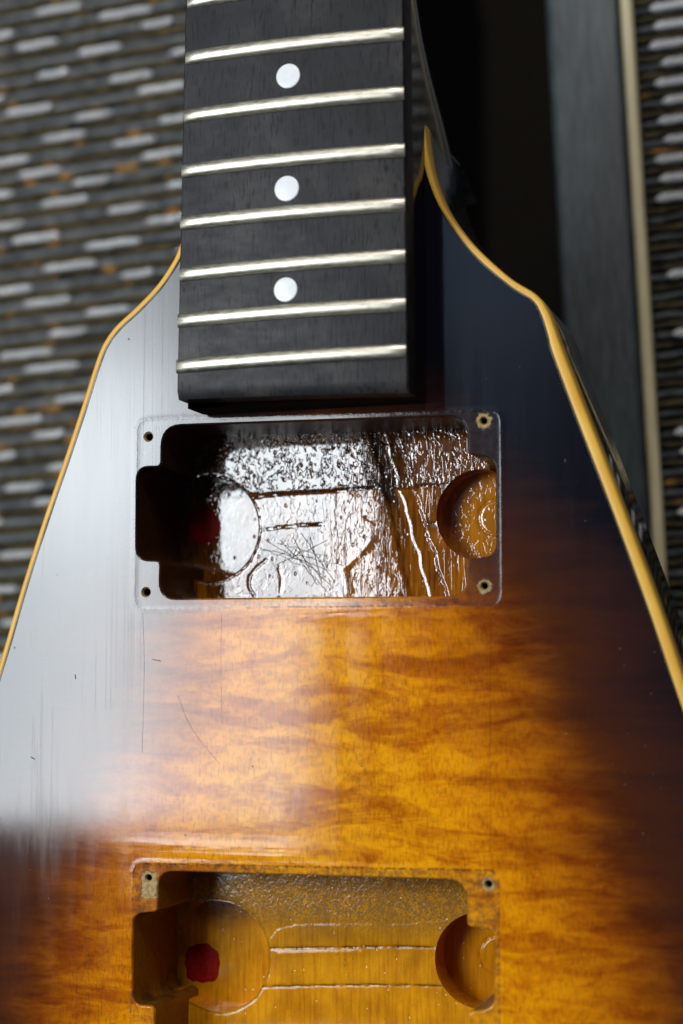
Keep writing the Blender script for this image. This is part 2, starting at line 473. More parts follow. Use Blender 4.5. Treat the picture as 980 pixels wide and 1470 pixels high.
def cdt(loops, pts):
    co = []; ed = []
    for lp in loops:
        b = len(co); co += [(p[0], p[1]) for p in lp]
        ed += [(b+i, b+(i+1) % len(lp)) for i in range(len(lp))]
    co += [(float(a), float(b)) for a, b in pts]
    r = delaunay_2d_cdt([Vector(c) for c in co], ed, [], 0, 1e-4, False)
    V = np.array([(v.x, v.y) for v in r[0]]); T = np.array([tuple(f) for f in r[2]])
    return V, T


def grid(x0, x1, y0, y1, s, jit=0.0):
    rs = np.random.RandomState(2)
    X, Y = np.meshgrid(np.arange(x0, x1, s), np.arange(y0, y1, s))
    X = X+(rs.rand(*X.shape)-0.5)*jit; Y = Y+(rs.rand(*Y.shape)-0.5)*jit
    return X.ravel(), Y.ravel()


def tube(path, rad, n=10, caps=True, flat=1.0):
    V = []; Fc = []; m = len(path)
    for i, p in enumerate(path):
        t = (Vector(path[min(i+1, m-1)])-Vector(path[max(i-1, 0)])).normalized()
        u = t.cross(Vector((0, 0, 1)))
        if u.length < 1e-4: u = Vector((1, 0, 0))
        u.normalize(); w = u.cross(t)
        r = rad[i] if isinstance(rad, (list, tuple)) else rad
        for k in range(n):
            a = 2*math.pi*k/n
            V.append(Vector(p)+u*r*math.cos(a)+w*r*flat*math.sin(a))
    for i in range(m-1):
        for k in range(n):
            a, b = i*n+k, i*n+(k+1) % n
            Fc.append((a, b, b+n, a+n))
    if caps: Fc += [tuple(range(n-1, -1, -1)), tuple(range((m-1)*n, m*n))]
    return V, Fc


# ------------------------------------------------------------------ outlines (mm, guitar top plane is z = 0)
P2 = lambda x, y, z=0: Vector(P(x, y, z)[:2])
right_in = [(606, 175), (607, 220), (614, 256), (630, 296), (657, 337), (688, 373), (733, 411), (764, 431), (777, 452), (787, 483), (793, 506), (824, 590), (877, 727), (930, 872), (980, 1019), (1070, 1275), (1175, 1560)]
right_band = [(609.5, 172), (618, 219), (627, 257), (643, 297), (668, 332), (695, 360), (733, 394), (771, 418), (790, 441), (803, 472), (813, 497), (847, 584), (900, 722), (952, 862), (1001, 1005), (1091, 1262), (1196, 1545)]
left_out = [(266, 322), (257, 352), (247, 375), (225, 408), (195, 440), (168, 465), (151, 487), (138, 515), (115, 587), (90, 662), (60, 749), (30, 843), (0, 946), (-45, 1090), (-110, 1300), (-185, 1550)]
right_out = [(a[0]+(b[0]-a[0])*0.68, a[1]+(b[1]-a[1])*0.68) for a, b in zip(right_in, right_band)]
RI = [P2(*p) for p in right_in]; RO = [P2(*p) for p in right_out]; LO = [P2(*p) for p in left_out]
# the inner edge of the left binding: the outer edge moved in by the binding's width
LI = []
for i, p in enumerate(LO):
    t = (LO[min(i+1, len(LO)-1)]-LO[max(i-1, 0)]).normalized()
    LI.append(p+Vector((-t.y, t.x))*1.45)
RIs, ROs, LOs, LIs = (catmull(q, 1.2) for q in (RI, RO, LO, LI))
def resample(pl, n):
    d = [0]
    for a, b in zip(pl, pl[1:]): d.append(d[-1]+(b-a).length)
    out = []; j = 0
    for k in range(n):
        s = d[-1]*k/(n-1)
        while j < len(d)-2 and d[j+1] < s: j += 1
        f = (s-d[j])/max(1e-9, d[j+1]-d[j])
        out.append(pl[j].lerp(pl[j+1], min(1, f)))
    return out
NR, NL = 220, 200
def pair(aa, bb, n):
    """catmull both control lists with equal counts so that inner and outer edges correspond"""
    def cm(pts):
        q = [2*pts[0]-pts[1]]+pts+[2*pts[-1]-pts[-2]]; out = []
        for i in range(1, len(q)-2):
            a, b, c, d = q[i-1:i+3]
            for k in range(n):
                t = k/n
                out.append(0.5*((2*b)+(c-a)*t+(2*a-5*b+4*c-d)*t*t+(3*b-a-3*c+d)*t**3))
        return out+[q[-2]]
    return cm(aa), cm(bb)
RIs, ROs = pair(RI, RO, 14); LIs, LOs = pair(LI, LO, 14)
inner = LIs[::-1]+RIs                 # closed through the crotch edge under the neck and along the bottom
outer = LOs[::-1]+ROs

neck_open_px = [(233, 612), (668, 597), (671, 652), (711, 658), (711, 799), (671, 801), (669, 855), (229, 859), (231, 804), (196, 803), (197, 671), (232, 671)]
neck_rad = [5.0, 5.2, 1.6, 6.0, 6.0, 2.0, 5.0, 4.2, 1.6, 5.5, 5.5, 1.6]
brid_open_px = [(226, 1250), (669, 1263), (670, 1330), (711, 1334), (709, 1448), (671, 1452), (671, 1522), (221, 1516), (222, 1443), (190, 1443), (190, 1311), (226, 1309)]
brid_rad = [4.0, 4.5, 1.2, 6.0, 5.0, 1.6, 4.5, 4.0, 1.4, 5.5, 5.0, 1.4]
OPEN = [rounded([P2(*p) for p in neck_open_px], neck_rad, 0.7), rounded([P2(*p) for p in brid_open_px], brid_rad, 0.7)]
RIM = 0.45
SCREW = [(213, 627), (694, 604), (209.5, 850), (695, 841), (213, 1260), (701, 1269)]
screws = [P2(*p) for p in SCREW]
SR = [1.30, 1.05, 1.30, 1.05, 0.95, 1.0]
holes = [offset(o, RIM) for o in OPEN]
scircles = [circle(c, r, 20) for c, r in zip(screws, SR)]
ring_px = [[(198, 604), (717, 590), (719, 868), (194, 874)], [(191, 1239), (716, 1249), (717, 1535), (186, 1532)]]
RINGS = [rounded([P2(*p) for p in q], [2.6]*4, 0.8) for q in ring_px]

# ------------------------------------------------------------------ guitar
guitar = root('electric_guitar', 'stripped sunburst electric guitar body with amber binding, empty pickup cavities and fretted dark neck', 'electric guitar', (0, 0, 0))

# top: one flamed sunburst sheet with the openings really cut
def build_top():
    gx, gy = grid(-120, 125, -45, 235, 1.6, 0.5)
    k = inside(inner, gx, gy) & (dist_poly(inner, gx, gy) > 0.9)
    for h in holes: k &= ~inside(h, gx, gy) & (dist_poly(h, gx, gy) > 0.6)
    for c, r in zip(screws, SR): k &= np.hypot(gx-c.x, gy-c.y) > r+0.5
    pts = list(zip(gx[k], gy[k]))
    for hh in holes:                         # finer sheet round the openings
        for dd in (0.6, 1.2, 1.9, 2.7, 3.6): pts += [(p.x, p.y) for p in offset(hh, dd)[::1]]
    for c, r in zip(screws, SR):
        for dd in (0.5, 1.0, 1.6, 2.3): pts += [(p.x, p.y) for p in circle(c, r+dd, 20) if not any(inside(h, np.array([p.x]), np.array([p.y]))[0] or dist_poly(h, np.array([p.x]), np.array([p.y]))[0] < 0.3 for h in holes)]
    pts = [p for p in pts if all((p[0]-c.x)**2+(p[1]-c.y)**2 > (r+0.4)**2 for c, r in zip(screws, SR))]
    V, T = cdt([inner]+holes+scircles, pts)
    C = V[T].mean(axis=1)
    keep = inside(inner, C[:, 0], C[:, 1])
    for h in holes+scircles: keep &= ~inside(h, C[:, 0], C[:, 1])
    T = T[keep]
    X, Y = V[:, 0], V[:, 1]
    edge = np.minimum(dist_poly([p for p in LOs], X, Y, False), dist_poly([p for p in ROs], X, Y, False))
    ytop = P(490, 900)[1]
    burst = edge - np.clip(Y-ytop, 0, None)*0.55 + np.clip((ytop-18)-Y, 0, 30)*0.15
    # the amber field reaches a little further on the left, where the burst is narrower
    burst += np.where(X < 0, 4.5-np.clip(-X-20, 0, 12)*0.5, 7.0)
    ring = np.full(X.shape, 50.0)
    for rg in RINGS:
        d = dist_poly(rg, X, Y); ins = inside(rg, X, Y)
        ring = np.where(np.abs(d) < np.abs(ring), np.where(ins, -d, d), ring)
    ring = np.clip(ring, -6, 6)
    tan = np.full(X.shape, -3.0)
    for i, (c, r) in enumerate(zip(screws, SR)):
        d = np.hypot(X-c.x, Y-c.y)
        tan = np.maximum(tan, np.clip(1.1-(d-r)/(1.3 if i != 1 else 1.7), -3, 3)-(0.9 if i in (0, 2) else 0.15))
    c = P2(214, 1271); tan = np.maximum(tan, 0.55-np.maximum(np.abs(X-c.x)-1.9, np.abs(Y-c.y)-3.0)*1.0)
    b0, b1 = P2(300, 1222), P2(560, 1225)
    buckle = np.exp(-((Y-b0.y)/2.2)**2)*np.clip(1.2-np.abs(X-P2(350, 1222).x)/32, 0, 1)
    b2 = P2(450, 884); buckle = np.maximum(buckle, np.exp(-((Y-b2.y)/2.4)**2)*np.clip(1.2-np.abs(X-b2.x)/45, 0, 1))
    z = np.zeros(X.shape)
    verts = [(a, b, c_) for a, b, c_ in zip(X, Y, z)]
    faces = [tuple(t) for t in T]
    at = {'burst': list(burst), 'ring': list(ring), 'tan': list(tan), 'buckle': list(buckle)}
    # rounded rims of the two openings
    for hp, op in zip(holes, OPEN):
        n = len(op); b = len(verts)
        prof = [(1.0, 0.0), (0.62, 0.04), (0.28, 0.17), (0.07, 0.38), (0.0, 0.75)]
        pr = [(RIM*a, -z_) for a, z_ in prof]
        ring_ = []
        for a, z_ in pr:
            f = a/RIM
            for p, q in zip(hp, op):
                v = q.lerp(p, f); verts.append((v.x, v.y, z_))
        m_ = len(pr)
        area = sum(op[i-1][0]*op[i][1]-op[i][0]*op[i-1][1] for i in range(n))
        for j in range(m_-1):
            for i in range(n):
                q = (b+j*n+i, b+j*n+(i+1) % n, b+(j+1)*n+(i+1) % n, b+(j+1)*n+i)
                faces.append(q if area < 0 else q[::-1])
        # attribute values of the nearest sheet points
        P_ = np.array([(v[0], v[1]) for v in verts[b:]])
        idx = [int(np.argmin((X-x)**2+(Y-y)**2)) for x, y in P_]
        for k_ in at: at[k_] += [at[k_][i] for i in idx]
    o = link('top', verts, faces, MT, guitar, attrs=at)
    return o
build_top()


# body: black sides and rounded back
def build_body():
    V = []; Fc = []
    prof = [(0.0, -6.2), (0.05, -8), (0.05, -34), (-0.6, -37.5), (-2.2, -40.5), (-5.0, -42.3), (-8.5, -43.0)]
    full = outer
    n = len(full)
    off = {}
    cl = full+[]
    for dx, z in prof:
        pts = []
        for i, p in enumerate(full):
            t = (full[min(i+1, n-1)]-full[max(i-1, 0)]).normalized()
            pts.append(p+Vector((-t.y, t.x))*dx)
        V += [(p.x, p.y, z) for p in pts]
    for j in range(len(prof)-1):
        for i in range(n-1):
            a = j*n+i
            Fc.append((a, a+n, a+n+1, a+1))
    ob = link('body', V, Fc, MB, guitar)
    # flat back as one fan
    b = (len(prof)-1)*n
    me = ob.data
    import bmesh
    bm = bmesh.new(); bm.from_mesh(me); bm.verts.ensure_lookup_table()
    f = bm.faces.new([bm.verts[b+i] for i in range(n)]); f.smooth = False
    # end of the modelled body beyond the lower frame edge
    try: bm.faces.new([bm.verts[j*n] for j in range(len(prof))]+[bm.verts[j*n+n-1] for j in range(len(prof)-1, -1, -1)])
    except ValueError: pass
    bmesh.ops.recalc_face_normals(bm, faces=bm.faces); bm.to_mesh(me); bm.free()
build_body()


def build_binding(inn, out, flip):
    n = len(inn)
    V = []; Fc = []
    # profile across: inner edge, flat top, rounded shoulder, side
    rows = []
    for f, z, o in ((0.0, -0.3, 0), (0.0, 0.02, 0), (0.10, 0.10, 0), (0.5, 0.12, 0), (0.78, 0.02, 0), (0.93, -0.35, 0), (1.0, -1.0, 0.02), (1.0, -3.5, 0.06), (1.0, -6.2, 0.06), (1.0, -6.35, -0.1)):
        for i in range(n):
            t = (out[min(i+1, n-1)]-out[max(i-1, 0)]).normalized()
            nrm = Vector((-t.y, t.x))*(1 if flip else -1)
            p = inn[i].lerp(out[i], f)+nrm*o
            V.append((p.x, p.y, z))
    m_ = 10
    for j in range(m_-1):
        for i in range(n-1):
            a = j*n+i
            q = (a, a+1, a+n+1, a+n)
            Fc.append(q if flip else q[::-1])
    return link('binding', V, Fc, MBI, guitar)
build_binding(RIs, ROs, True)
build_binding(LIs, LOs, False)

# thin dark seam of lacquer scraped along the binding
def seam(inn, side):
    path = []
    n = len(inn)
    for i, p in enumerate(inn):
        t = (inn[min(i+1, n-1)]-inn[max(i-1, 0)]).normalized()
        q = p+Vector((-t.y, t.x))*0.22*side
        path.append((q.x, q.y, 0.02))
    V, Fc = tube(path, [0.10+0.16*max(0, noise.noise(Vector((i*0.09, side, 0)))+0.2) for i in range(n)], 6, flat=0.5)
    link('lacquer_seam', V, Fc, MB, guitar)
seam(RIs, 1 if False else -1)
seam(LIs, 1)


# cavities: floors, pockets and walls
def smooth(e0, e1, x):
    t = np.clip((x-e0)/(e1-e0), 0, 1); return t*t*(3-2*t)


def build_cavity(idx):
    op = OPEN[idx]; neck = idx == 0
    D0, D1, D2 = (-21.0, -27.0, -29.0) if neck else (-20.5, -26.5, -30.0)
    cz = D0
    if neck:
        cc, rr = P2(301, 760, cz), (P2(371, 760, cz)-P2(301, 760, cz)).length
        ey0, ey1 = P2(231, 671).y, P2(231, 803).y
        rc, rrad = P2(690, 739, cz), (P2(690, 739, cz)-P2(626, 739, cz)).length
    else:
        cc, rr = P2(313, 1372, cz), (P2(386, 1372, cz)-P2(313, 1372, cz)).length
        ey0, ey1 = P2(226, 1310).y, P2(223, 1443).y
        rc, rrad = P2(690, 1379, cz), (P2(690, 1379, cz)-P2(624, 1379, cz)).length
    xl = P2(190, 740).x-3
    slot = [Vector((xl, ey0+0.0)), Vector((cc.x, ey0)), Vector((cc.x, ey1)), Vector((xl, ey1))]
    slot2 = rounded(slot, [0.01, 0.01, 0.01, 0.01], 0.8)
    c1 = circle(cc, rr, 56); c2 = circle(rc, rrad, 60)
    xr = P2(720, 740).x
    X, Y = grid(-52, 52, min(p.y for p in op)-1, max(p.y for p in op)+1, 0.38, 0.10)
    k = inside(op, X, Y) & (dist_poly(op, X, Y) > 0.25)
    for q in (slot2, c1, c2): k &= dist_poly(q, X, Y) > 0.18
    V, T = cdt([op, slot2, c1, c2], list(zip(X[k], Y[k])))
    C = V[T].mean(axis=1)
    ins = inside(op, C[:, 0], C[:, 1]); T = T[ins]; C = C[ins]
    lev = np.zeros(len(T), int)
    inl = inside(c1, C[:, 0], C[:, 1]) | inside(slot2, C[:, 0], C[:, 1])
    lev[inl] = 1
    ear = C[:, 0] > P2(672, 739).x+0.35
    lev[inside(c2, C[:, 0], C[:, 1]) | ear] = 2
    depth = [D0, D1, D2]

    # relief of the floor
    def relief(x, y, l):
        z = depth[l]
        v = Vector((x*0.08, y*0.08, l*3.1+idx*7))
        z += noise.noise(v)*0.10
        return z
    X, Y = V[:, 0], V[:, 1]
    H = np.zeros(len(V)); G = np.zeros(len(V))
    def line(pts, zc, depth_, w, wob=0.25):
        nonlocal H
        pl = [P2(a, b, zc) for a, b in pts]
        wx = np.array([noise.noise(Vector((x*0.5, y*0.5, 3)))*wob for x, y in zip(X, Y)])
        d = dist_poly(pl, X, Y, False)+wx*0.6
        H -= depth_*np.exp(-(d/w)**2)
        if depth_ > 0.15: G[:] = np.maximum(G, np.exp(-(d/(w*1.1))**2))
    if neck:
        line([(352, 716), (400, 709), (470, 705), (545, 700)], cz, 0.34, 0.22)
        line([(368, 762), (410, 756), (462, 752)], cz, 0.24, 0.17)
        line([(525, 743), (538, 751), (566, 750)], cz, 0.15, 0.2)
        line([(600, 698), (668, 694)], cz, 0.2, 0.3)
        line([(612, 752), (640, 752)], cz, 0.2, 0.3)
        line([(382, 804), (368, 815), (358, 828), (357, 842), (365, 856)], cz, 0.22, 0.26)
        line([(400, 815), (404, 832), (402, 850)], cz, 0.12, 0.3)
        line([(533, 775), (515, 797), (492, 817), (500, 850)], cz, -0.12, 0.7)
        # upper strip lies a little higher, as the cutter left it
        yl = P2(450, 707, cz).y
        H += 0.2*smooth(yl-0.1, yl+0.5, Y)
        # slanting wire channel
        A0, A1 = P2(530, 622, cz), P2(586, 862, cz); B0, B1 = P2(569, 615, cz), P2(645, 862, cz)
        t = (Y-A0.y)/(A1.y-A0.y)
        xa = A0.x+(A1.x-A0.x)*t; xb = B0.x+(B1.x-B0.x)*t
        wob = np.array([noise.noise(Vector((0, y*0.25, 5))) for y in Y])
        u = (X-xa-wob*0.7)/(xb-xa)
        ch = np.interp(u, [-0.03, 0.04, 0.10, 0.50, 0.57, 0.62, 0.93, 0.985, 1.02, 1.10], [0, -0.05, -0.8, -1.15, -0.95, -1.2, -1.6, 0.0, 0.12, 0])
        H += ch
    else:
        line([(372, 1361), (450, 1360), (550, 1358), (630, 1359)], cz, 0.22, 0.22)
        line([(375, 1416), (450, 1414), (550, 1413), (650, 1415)], cz, 0.18, 0.20)
        line([(385, 1347), (398, 1332), (425, 1325), (520, 1324), (580, 1325), (640, 1318)], cz, 0.10, 0.2)
        line([(400, 1369), (440, 1368), (520, 1367)], cz, -0.12, 0.5)
    dc = np.hypot(X-cc.x, Y-cc.y)-rr-0.35
    jag = np.array([noise.noise(Vector((x*0.6, y*0.6, 8))) for x, y in zip(X, Y)])
    H -= (0.28 if neck else 0.12)*np.exp(-((dc+jag*0.25)/0.22)**2)
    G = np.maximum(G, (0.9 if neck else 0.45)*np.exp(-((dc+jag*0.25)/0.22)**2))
    # shallow circle left by the drill on the bottom of the right pocket
    Hp = np.zeros(len(V))
    for q, r_ in ((rc+Vector((2.0, 0)), 4.4),):
        Hp -= 0.35*np.exp(-((np.hypot(X-q.x, Y-q.y)-r_)/0.28)**2)
    # attribute fields
    ytop = P2(450, 632 if neck else 1255, cz).y
    pit = smooth(0, 1, (Y-P2(450, 708 if neck else 1345, cz).y)/(2.0 if neck else 9.0)+0.2)
    if neck: pit = np.maximum(pit*(1-0.75*smooth(P2(555, 700, cz).x, P2(600, 700, cz).x, X)), 0.10-0.07*smooth(P2(555, 700, cz).x, P2(590, 700, cz).x, X))
    else: pit = np.maximum(pit, 0.10)
    xs0 = P2(450, 800, cz).x; xs1 = P2(570, 800, cz).x
    streak = smooth(xs0, xs0+14, X)*(1-smooth(xs1-4, xs1, X)*0.95)*(1-pit*0.8) if neck else np.zeros(len(V))+0.05
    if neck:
        darkening = smooth(0, 1, 1-(X-P2(250, 740, cz).x)/16)*0.75  # darker towards the left and upper edges
        darkening = np.maximum(darkening, smooth(0, 1, (Y-P2(450, 655, cz).y)/5)*0.8)
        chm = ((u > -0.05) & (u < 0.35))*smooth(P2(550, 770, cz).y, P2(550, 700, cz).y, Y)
        darkening = np.maximum(darkening, chm*0.9)  # darker along the channel's left bank
        up = smooth(yl-0.3, yl+0.4, Y)*(0.80-0.42*smooth(P2(555, 680, cz).x, P2(610, 680, cz).x, X))  # black lacquer overspray, weaker to the right
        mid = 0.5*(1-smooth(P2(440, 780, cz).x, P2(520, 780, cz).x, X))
        darkening = np.maximum(np.maximum(darkening, up), mid)
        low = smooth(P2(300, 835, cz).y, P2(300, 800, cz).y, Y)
        darkening *= 0.45+0.55*np.maximum(low, smooth(P2(330, 800, cz).x, P2(360, 800, cz).x, X))
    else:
        a = P2(215, 1420, -24)  # black smudges in the left recess
        darkening = 0.9*np.exp(-(((X-a.x)/5.0)**2+((Y-a.y)/3.2)**2))
        a = P2(240, 1415, -24); darkening = np.maximum(darkening, 0.7*np.exp(-(((X-a.x)/4.0)**2+((Y-a.y)/3.8)**2)))
        darkening = np.maximum(darkening, 0.2*smooth(P2(450, 1285, cz).y, P2(450, 1262, cz).y, Y))
        darkening = np.maximum(darkening, 0.5*smooth(P2(330, 1340, cz).y, P2(330, 1300, cz).y, Y)*(X < cc.x+rr*0.7)*inside(c1, X, Y))
        darkening = np.maximum(darkening, 0.35*smooth(P2(270, 1340, cz).x, P2(230, 1340, cz).x, X))  # with the line above: darker pocket top and left end
    verts = []; faces = []; fm = []; key = {}
    at = {'pit': [], 'streak': [], 'darkening': [], 'fresh': [], 'groove': []}
    def vid(i, l, tag='f'):
        k_ = (i, l, tag)
        if k_ not in key:
            x, y = V[i]
            if l == -1: z = -0.72
            else:
                z = relief(x, y, l)+(H[i] if l == 0 else (H[i]*0.15 if l == 1 else Hp[i]))
            key[k_] = len(verts); verts.append((x, y, z))
            at['pit'].append(float(pit[i] if l == 0 else (pit[i]*0.45 if l == 1 else 0.05))); at['streak'].append(float(streak[i] if l == 0 else 0))
            at['darkening'].append(float(darkening[i]) if l < 2 else 0.0); at['fresh'].append(0.85 if l == 2 else 0.0); at['groove'].append(float(G[i]) if l == 0 else 0.0)
        return key[k_]
    edges = {}
    for ti, tr in enumerate(T):
        l = int(lev[ti])
        faces.append(tuple(vid(int(i), l) for i in tr)); fm.append(0)
        for a, b in ((0, 1), (1, 2), (2, 0)):
            i, j = int(tr[a]), int(tr[b])
            if (j, i) in edges:
                l2, = (edges.pop((j, i)),)
                if l2 != l:      # a wall between two levels; the deeper side sees it
                    lo, hi = (l, l2) if depth[l] < depth[l2] else (l2, l)
                    ii, jj = (i, j) if depth[l] < depth[l2] else (j, i)
                    faces.append((vid(ii, lo, 'w'), vid(jj, lo, 'w'), vid(jj, hi, 'w'), vid(ii, hi, 'w'))[::-1]); fm.append(0)
            else: edges[(i, j)] = l
    for (i, j), l in edges.items():     # outer wall up to the rim
        faces.append((vid(i, l, 'o'), vid(j, l, 'o'), vid(j, -1, 'o'), vid(i, -1, 'o'))[::-1]); fm.append(1)
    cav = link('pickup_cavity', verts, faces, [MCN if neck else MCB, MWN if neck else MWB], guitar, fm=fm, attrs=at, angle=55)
    # daub of red paint on the pocket's bottom
    c = P2(293, 756, D1) if neck else P2(291, 1383, D1)
    rpx = (4.6, 4.6) if neck else (4.9, 5.0)
    n = 36; vs = [(c.x, c.y, 0)]; fs = []
    for rgi, rf in enumerate((0.35, 0.7, 0.93, 1.0)):
        for k_ in range(n):
            a = 2*math.pi*k_/n
            w = (1+0.16*noise.noise(Vector((math.cos(a)*2.2, math.sin(a)*2.2, idx*5)))+0.10*noise.noise(Vector((math.cos(a)*6, math.sin(a)*6, idx))))
            ca, sa = math.cos(a), math.sin(a)
            sq = 1/max(abs(ca), abs(sa))**0.2
            vs.append((c.x+rpx[0]*rf*w*ca*sq, c.y+rpx[1]*rf*w*sa*sq, 0))
            
    def zz(x, y): return relief(x, y, 1)
    vs = [(x, y, zz(x, y)+(0.20 if i <= n*2 else (0.16 if i <= n*3 else -0.15))) for i, (x, y, _) in enumerate(vs)]
    for k_ in range(n): fs.append((0, 1+k_, 1+(k_+1) % n))
    for r_ in range(3):
        for k_ in range(n):
            a, b = 1+r_*n+k_, 1+r_*n+(k_+1) % n
            fs.append((a, a+n, b+n, b))
    MR = mat_plain('red_paint', (0.22, 0.006, 0.004) if neck else (0.30, 0.006, 0.003), (0.32, 0.010, 0.006) if neck else (0.42, 0.014, 0.006), 0.6, (0.8, 0.8, 0.8), 0.2, 0.15)  # neck cavity's red is darker: its shadow is put into the colour
    link('paint_spot', vs, fs, MR, cav)
    if neck:       # loose hair-thin scratches and fibres in the lacquer
        VV = []; FF = []; rnd = random.Random(8)
        base = [((366, 783), (440, 815)), ((380, 775), (462, 825)), ((402, 775), (470, 850)), ((425, 790), (478, 845)), ((432, 765), (480, 835)),
                ((398, 780), (470, 798)), ((395, 812), (470, 775)), ((420, 770), (455, 840)), ((440, 800), (492, 812)), ((405, 795), (475, 820)), ((375, 790), (450, 800)), ((445, 770), (462, 838))]
        for (a, b) in base:
            q = []
            for k_ in range(9):
                s = k_/8
                p = P2(a[0]+(b[0]-a[0])*s, a[1]+(b[1]-a[1])*s+8*math.sin(s*3.1)*rnd.uniform(-.3, .3), cz)
                q.append((p.x, p.y, cz+0.10+noise.noise(Vector((p.x*.08, p.y*.08, 0)))*0.1+0.05*math.sin(s*5)))
            v_, f_ = tube(q, 0.075, 5); b_ = len(VV); VV += v_; FF += [tuple(i+b_ for i in ff) for ff in f_]
        fo = link('fibre', VV, FF, MHR, cav); fo['kind'] = 'stuff'
    return cav
build_cavity(0)
build_cavity(1)

# screw holes: a torn wooden funnel with a dark bore
for i, (c, r) in enumerate(zip(screws, SR)):
    n = 20; V = []; Fc = []; rnd = random.Random(i)
    rings = [(r, 0.0), (r*0.86, -0.25), (r*0.70, -0.7), (r*0.58, -1.6), (r*0.55, -6.0)]
    for k, (q, z) in enumerate(rings):
        for j in range(n):
            a = 2*math.pi*j/n
            w = 1+(0.04*noise.noise(Vector((math.cos(a)*2, math.sin(a)*2, i*4+k*0.3))) if k else 0)
            V.append((c.x+q*w*math.cos(a), c.y+q*w*math.sin(a), z))
    for k in range(len(rings)-1):
        for j in range(n):
            a, b = k*n+j, k*n+(j+1) % n
            Fc.append((a, a+n, b+n, b)[::-1])
    Fc.append(tuple((len(rings)-1)*n+j for j in range(n)))
    fm = [0]*(2*n)+[1]*(2*n)+[1]
    link('screw_hole', V, Fc, [MHO, MHD], guitar, fm=fm)

for pts_, rad_ in (([(255, 998), (272, 1040), (297, 1075), (315, 1096)], 0.035), ([(218, 946), (231, 949)], 0.09), ([(44, 1086), (50, 1090)], 0.12), ([(108, 968), (109, 975)], 0.12),
                   ([(205, 880), (207, 960), (204, 1080)], 0.035), ([(318, 880), (317, 960), (319, 1040)], 0.03), ([(705, 880), (703, 1000), (704, 1240)], 0.03), ([(425, 1180), (448, 1186)], 0.04), ([(640, 1120), (668, 1108)], 0.03)):
    pl = catmull([P2(*q) for q in pts_], 1.0)
    V_, F_ = tube([(p.x+0.08*noise.noise(Vector((p.y*0.4, 0, 1))), p.y, 0.01) for p in pl], rad_, 5, flat=0.5)
    link('scratch', V_, F_, MHD, guitar)
V_ = []; F_ = []; rnd = random.Random(12)
for k in range(170):
    px, py = rnd.uniform(20, 960), rnd.uniform(420, 1460)
    c = P2(px, py)
    if not inside(inner, np.array([c.x]), np.array([c.y]))[0] or any(inside(h, np.array([c.x]), np.array([c.y]))[0] for h in holes): continue
    q = rnd.uniform(0.025, 0.07); b = len(V_)
    a0 = rnd.uniform(0, 3); st_ = rnd.uniform(1, 2.5)
    for j in range(5):
        a = 2*math.pi*j/5
        x, y = q*st_*math.cos(a), q*math.sin(a)
        V_.append((c.x+x*math.cos(a0)-y*math.sin(a0), c.y+x*math.sin(a0)+y*math.cos(a0), 0.003))
    V_.append((c.x, c.y, q*0.8+0.003))
    F_ += [(b+j, b+(j+1) % 5, b+5) for j in range(5)]
du = link('dust', V_, F_, mat_plain('dust', (0.25, 0.24, 0.22), (0.5, 0.48, 0.45), 0.9, spec=0.1), guitar); du['kind'] = 'stuff'

# ------------------------------------------------------------------ neck, fretboard, frets, dots
H = 17.0
fret_px = {22: ((254, 526.5), (582.5, 504)), 21: ((256, 461), (582, 437)), 20: ((258.5, 395), (581.5, 367.5)), 19: ((260, 321.5), (581, 293.5)),
           18: ((262, 246.5), (580.5, 215.5)), 17: ((265, 168), (579.5, 134)), 16: ((267.5, 84.5), (579, 48.5)), 15: ((270, 4), (578.5, -38))}
fl = [P2(267, -75, H), P2(253, 573, H)]
fr = [P2(578, -75, H), P2(586, 563, H)]
R_ = 305.0
def crown(s): return 1.35*(1-(2*s-1)**2)        # height above the board's edge, s in 0..1 across


def board_edge(t): return fl[0].lerp(fl[1], t), fr[0].lerp(fr[1], t)
V = []; Fc = []; na, nb = 22, 60
prof = [(0.0, -6.5, 0), (0.0, -0.9, 0), (0.002, -0.45, 0), (0.008, -0.12, 0)]
for j in range(nb+1):
    t = j/nb; a, b = board_edge(t)
    e = max(0.0, (t-0.985)/0.015)
    dz = -0.9*e*e
    row = [(0.0, -6.5), (0.0, -0.8), (0.002, -0.3), (0.008, 0.0)]
    for k in range(na+1): row.append((0.008+(1-0.016)*k/na, None))
    row += [(0.992, 0.0), (0.998, -0.3), (1.0, -0.8), (1.0, -6.5)]
    for s, z in row:
        p = a.lerp(b, s)
        zz_ = H+(crown(s) if z is None else z)+(dz if (z is None or z > -6) else 0)
        V.append((p.x, p.y, zz_))
nr = len(row)
for j in range(nb):
    for k in range(nr-1):
        a = j*nr+k
        Fc.append((a, a+nr, a+nr+1, a+1))
Fc.append(tuple(nb*nr+k for k in range(nr)))
Fc.append(tuple(k for k in range(nr))[::-1])
board = link('fretboard', V, Fc, MF, guitar, angle=35)

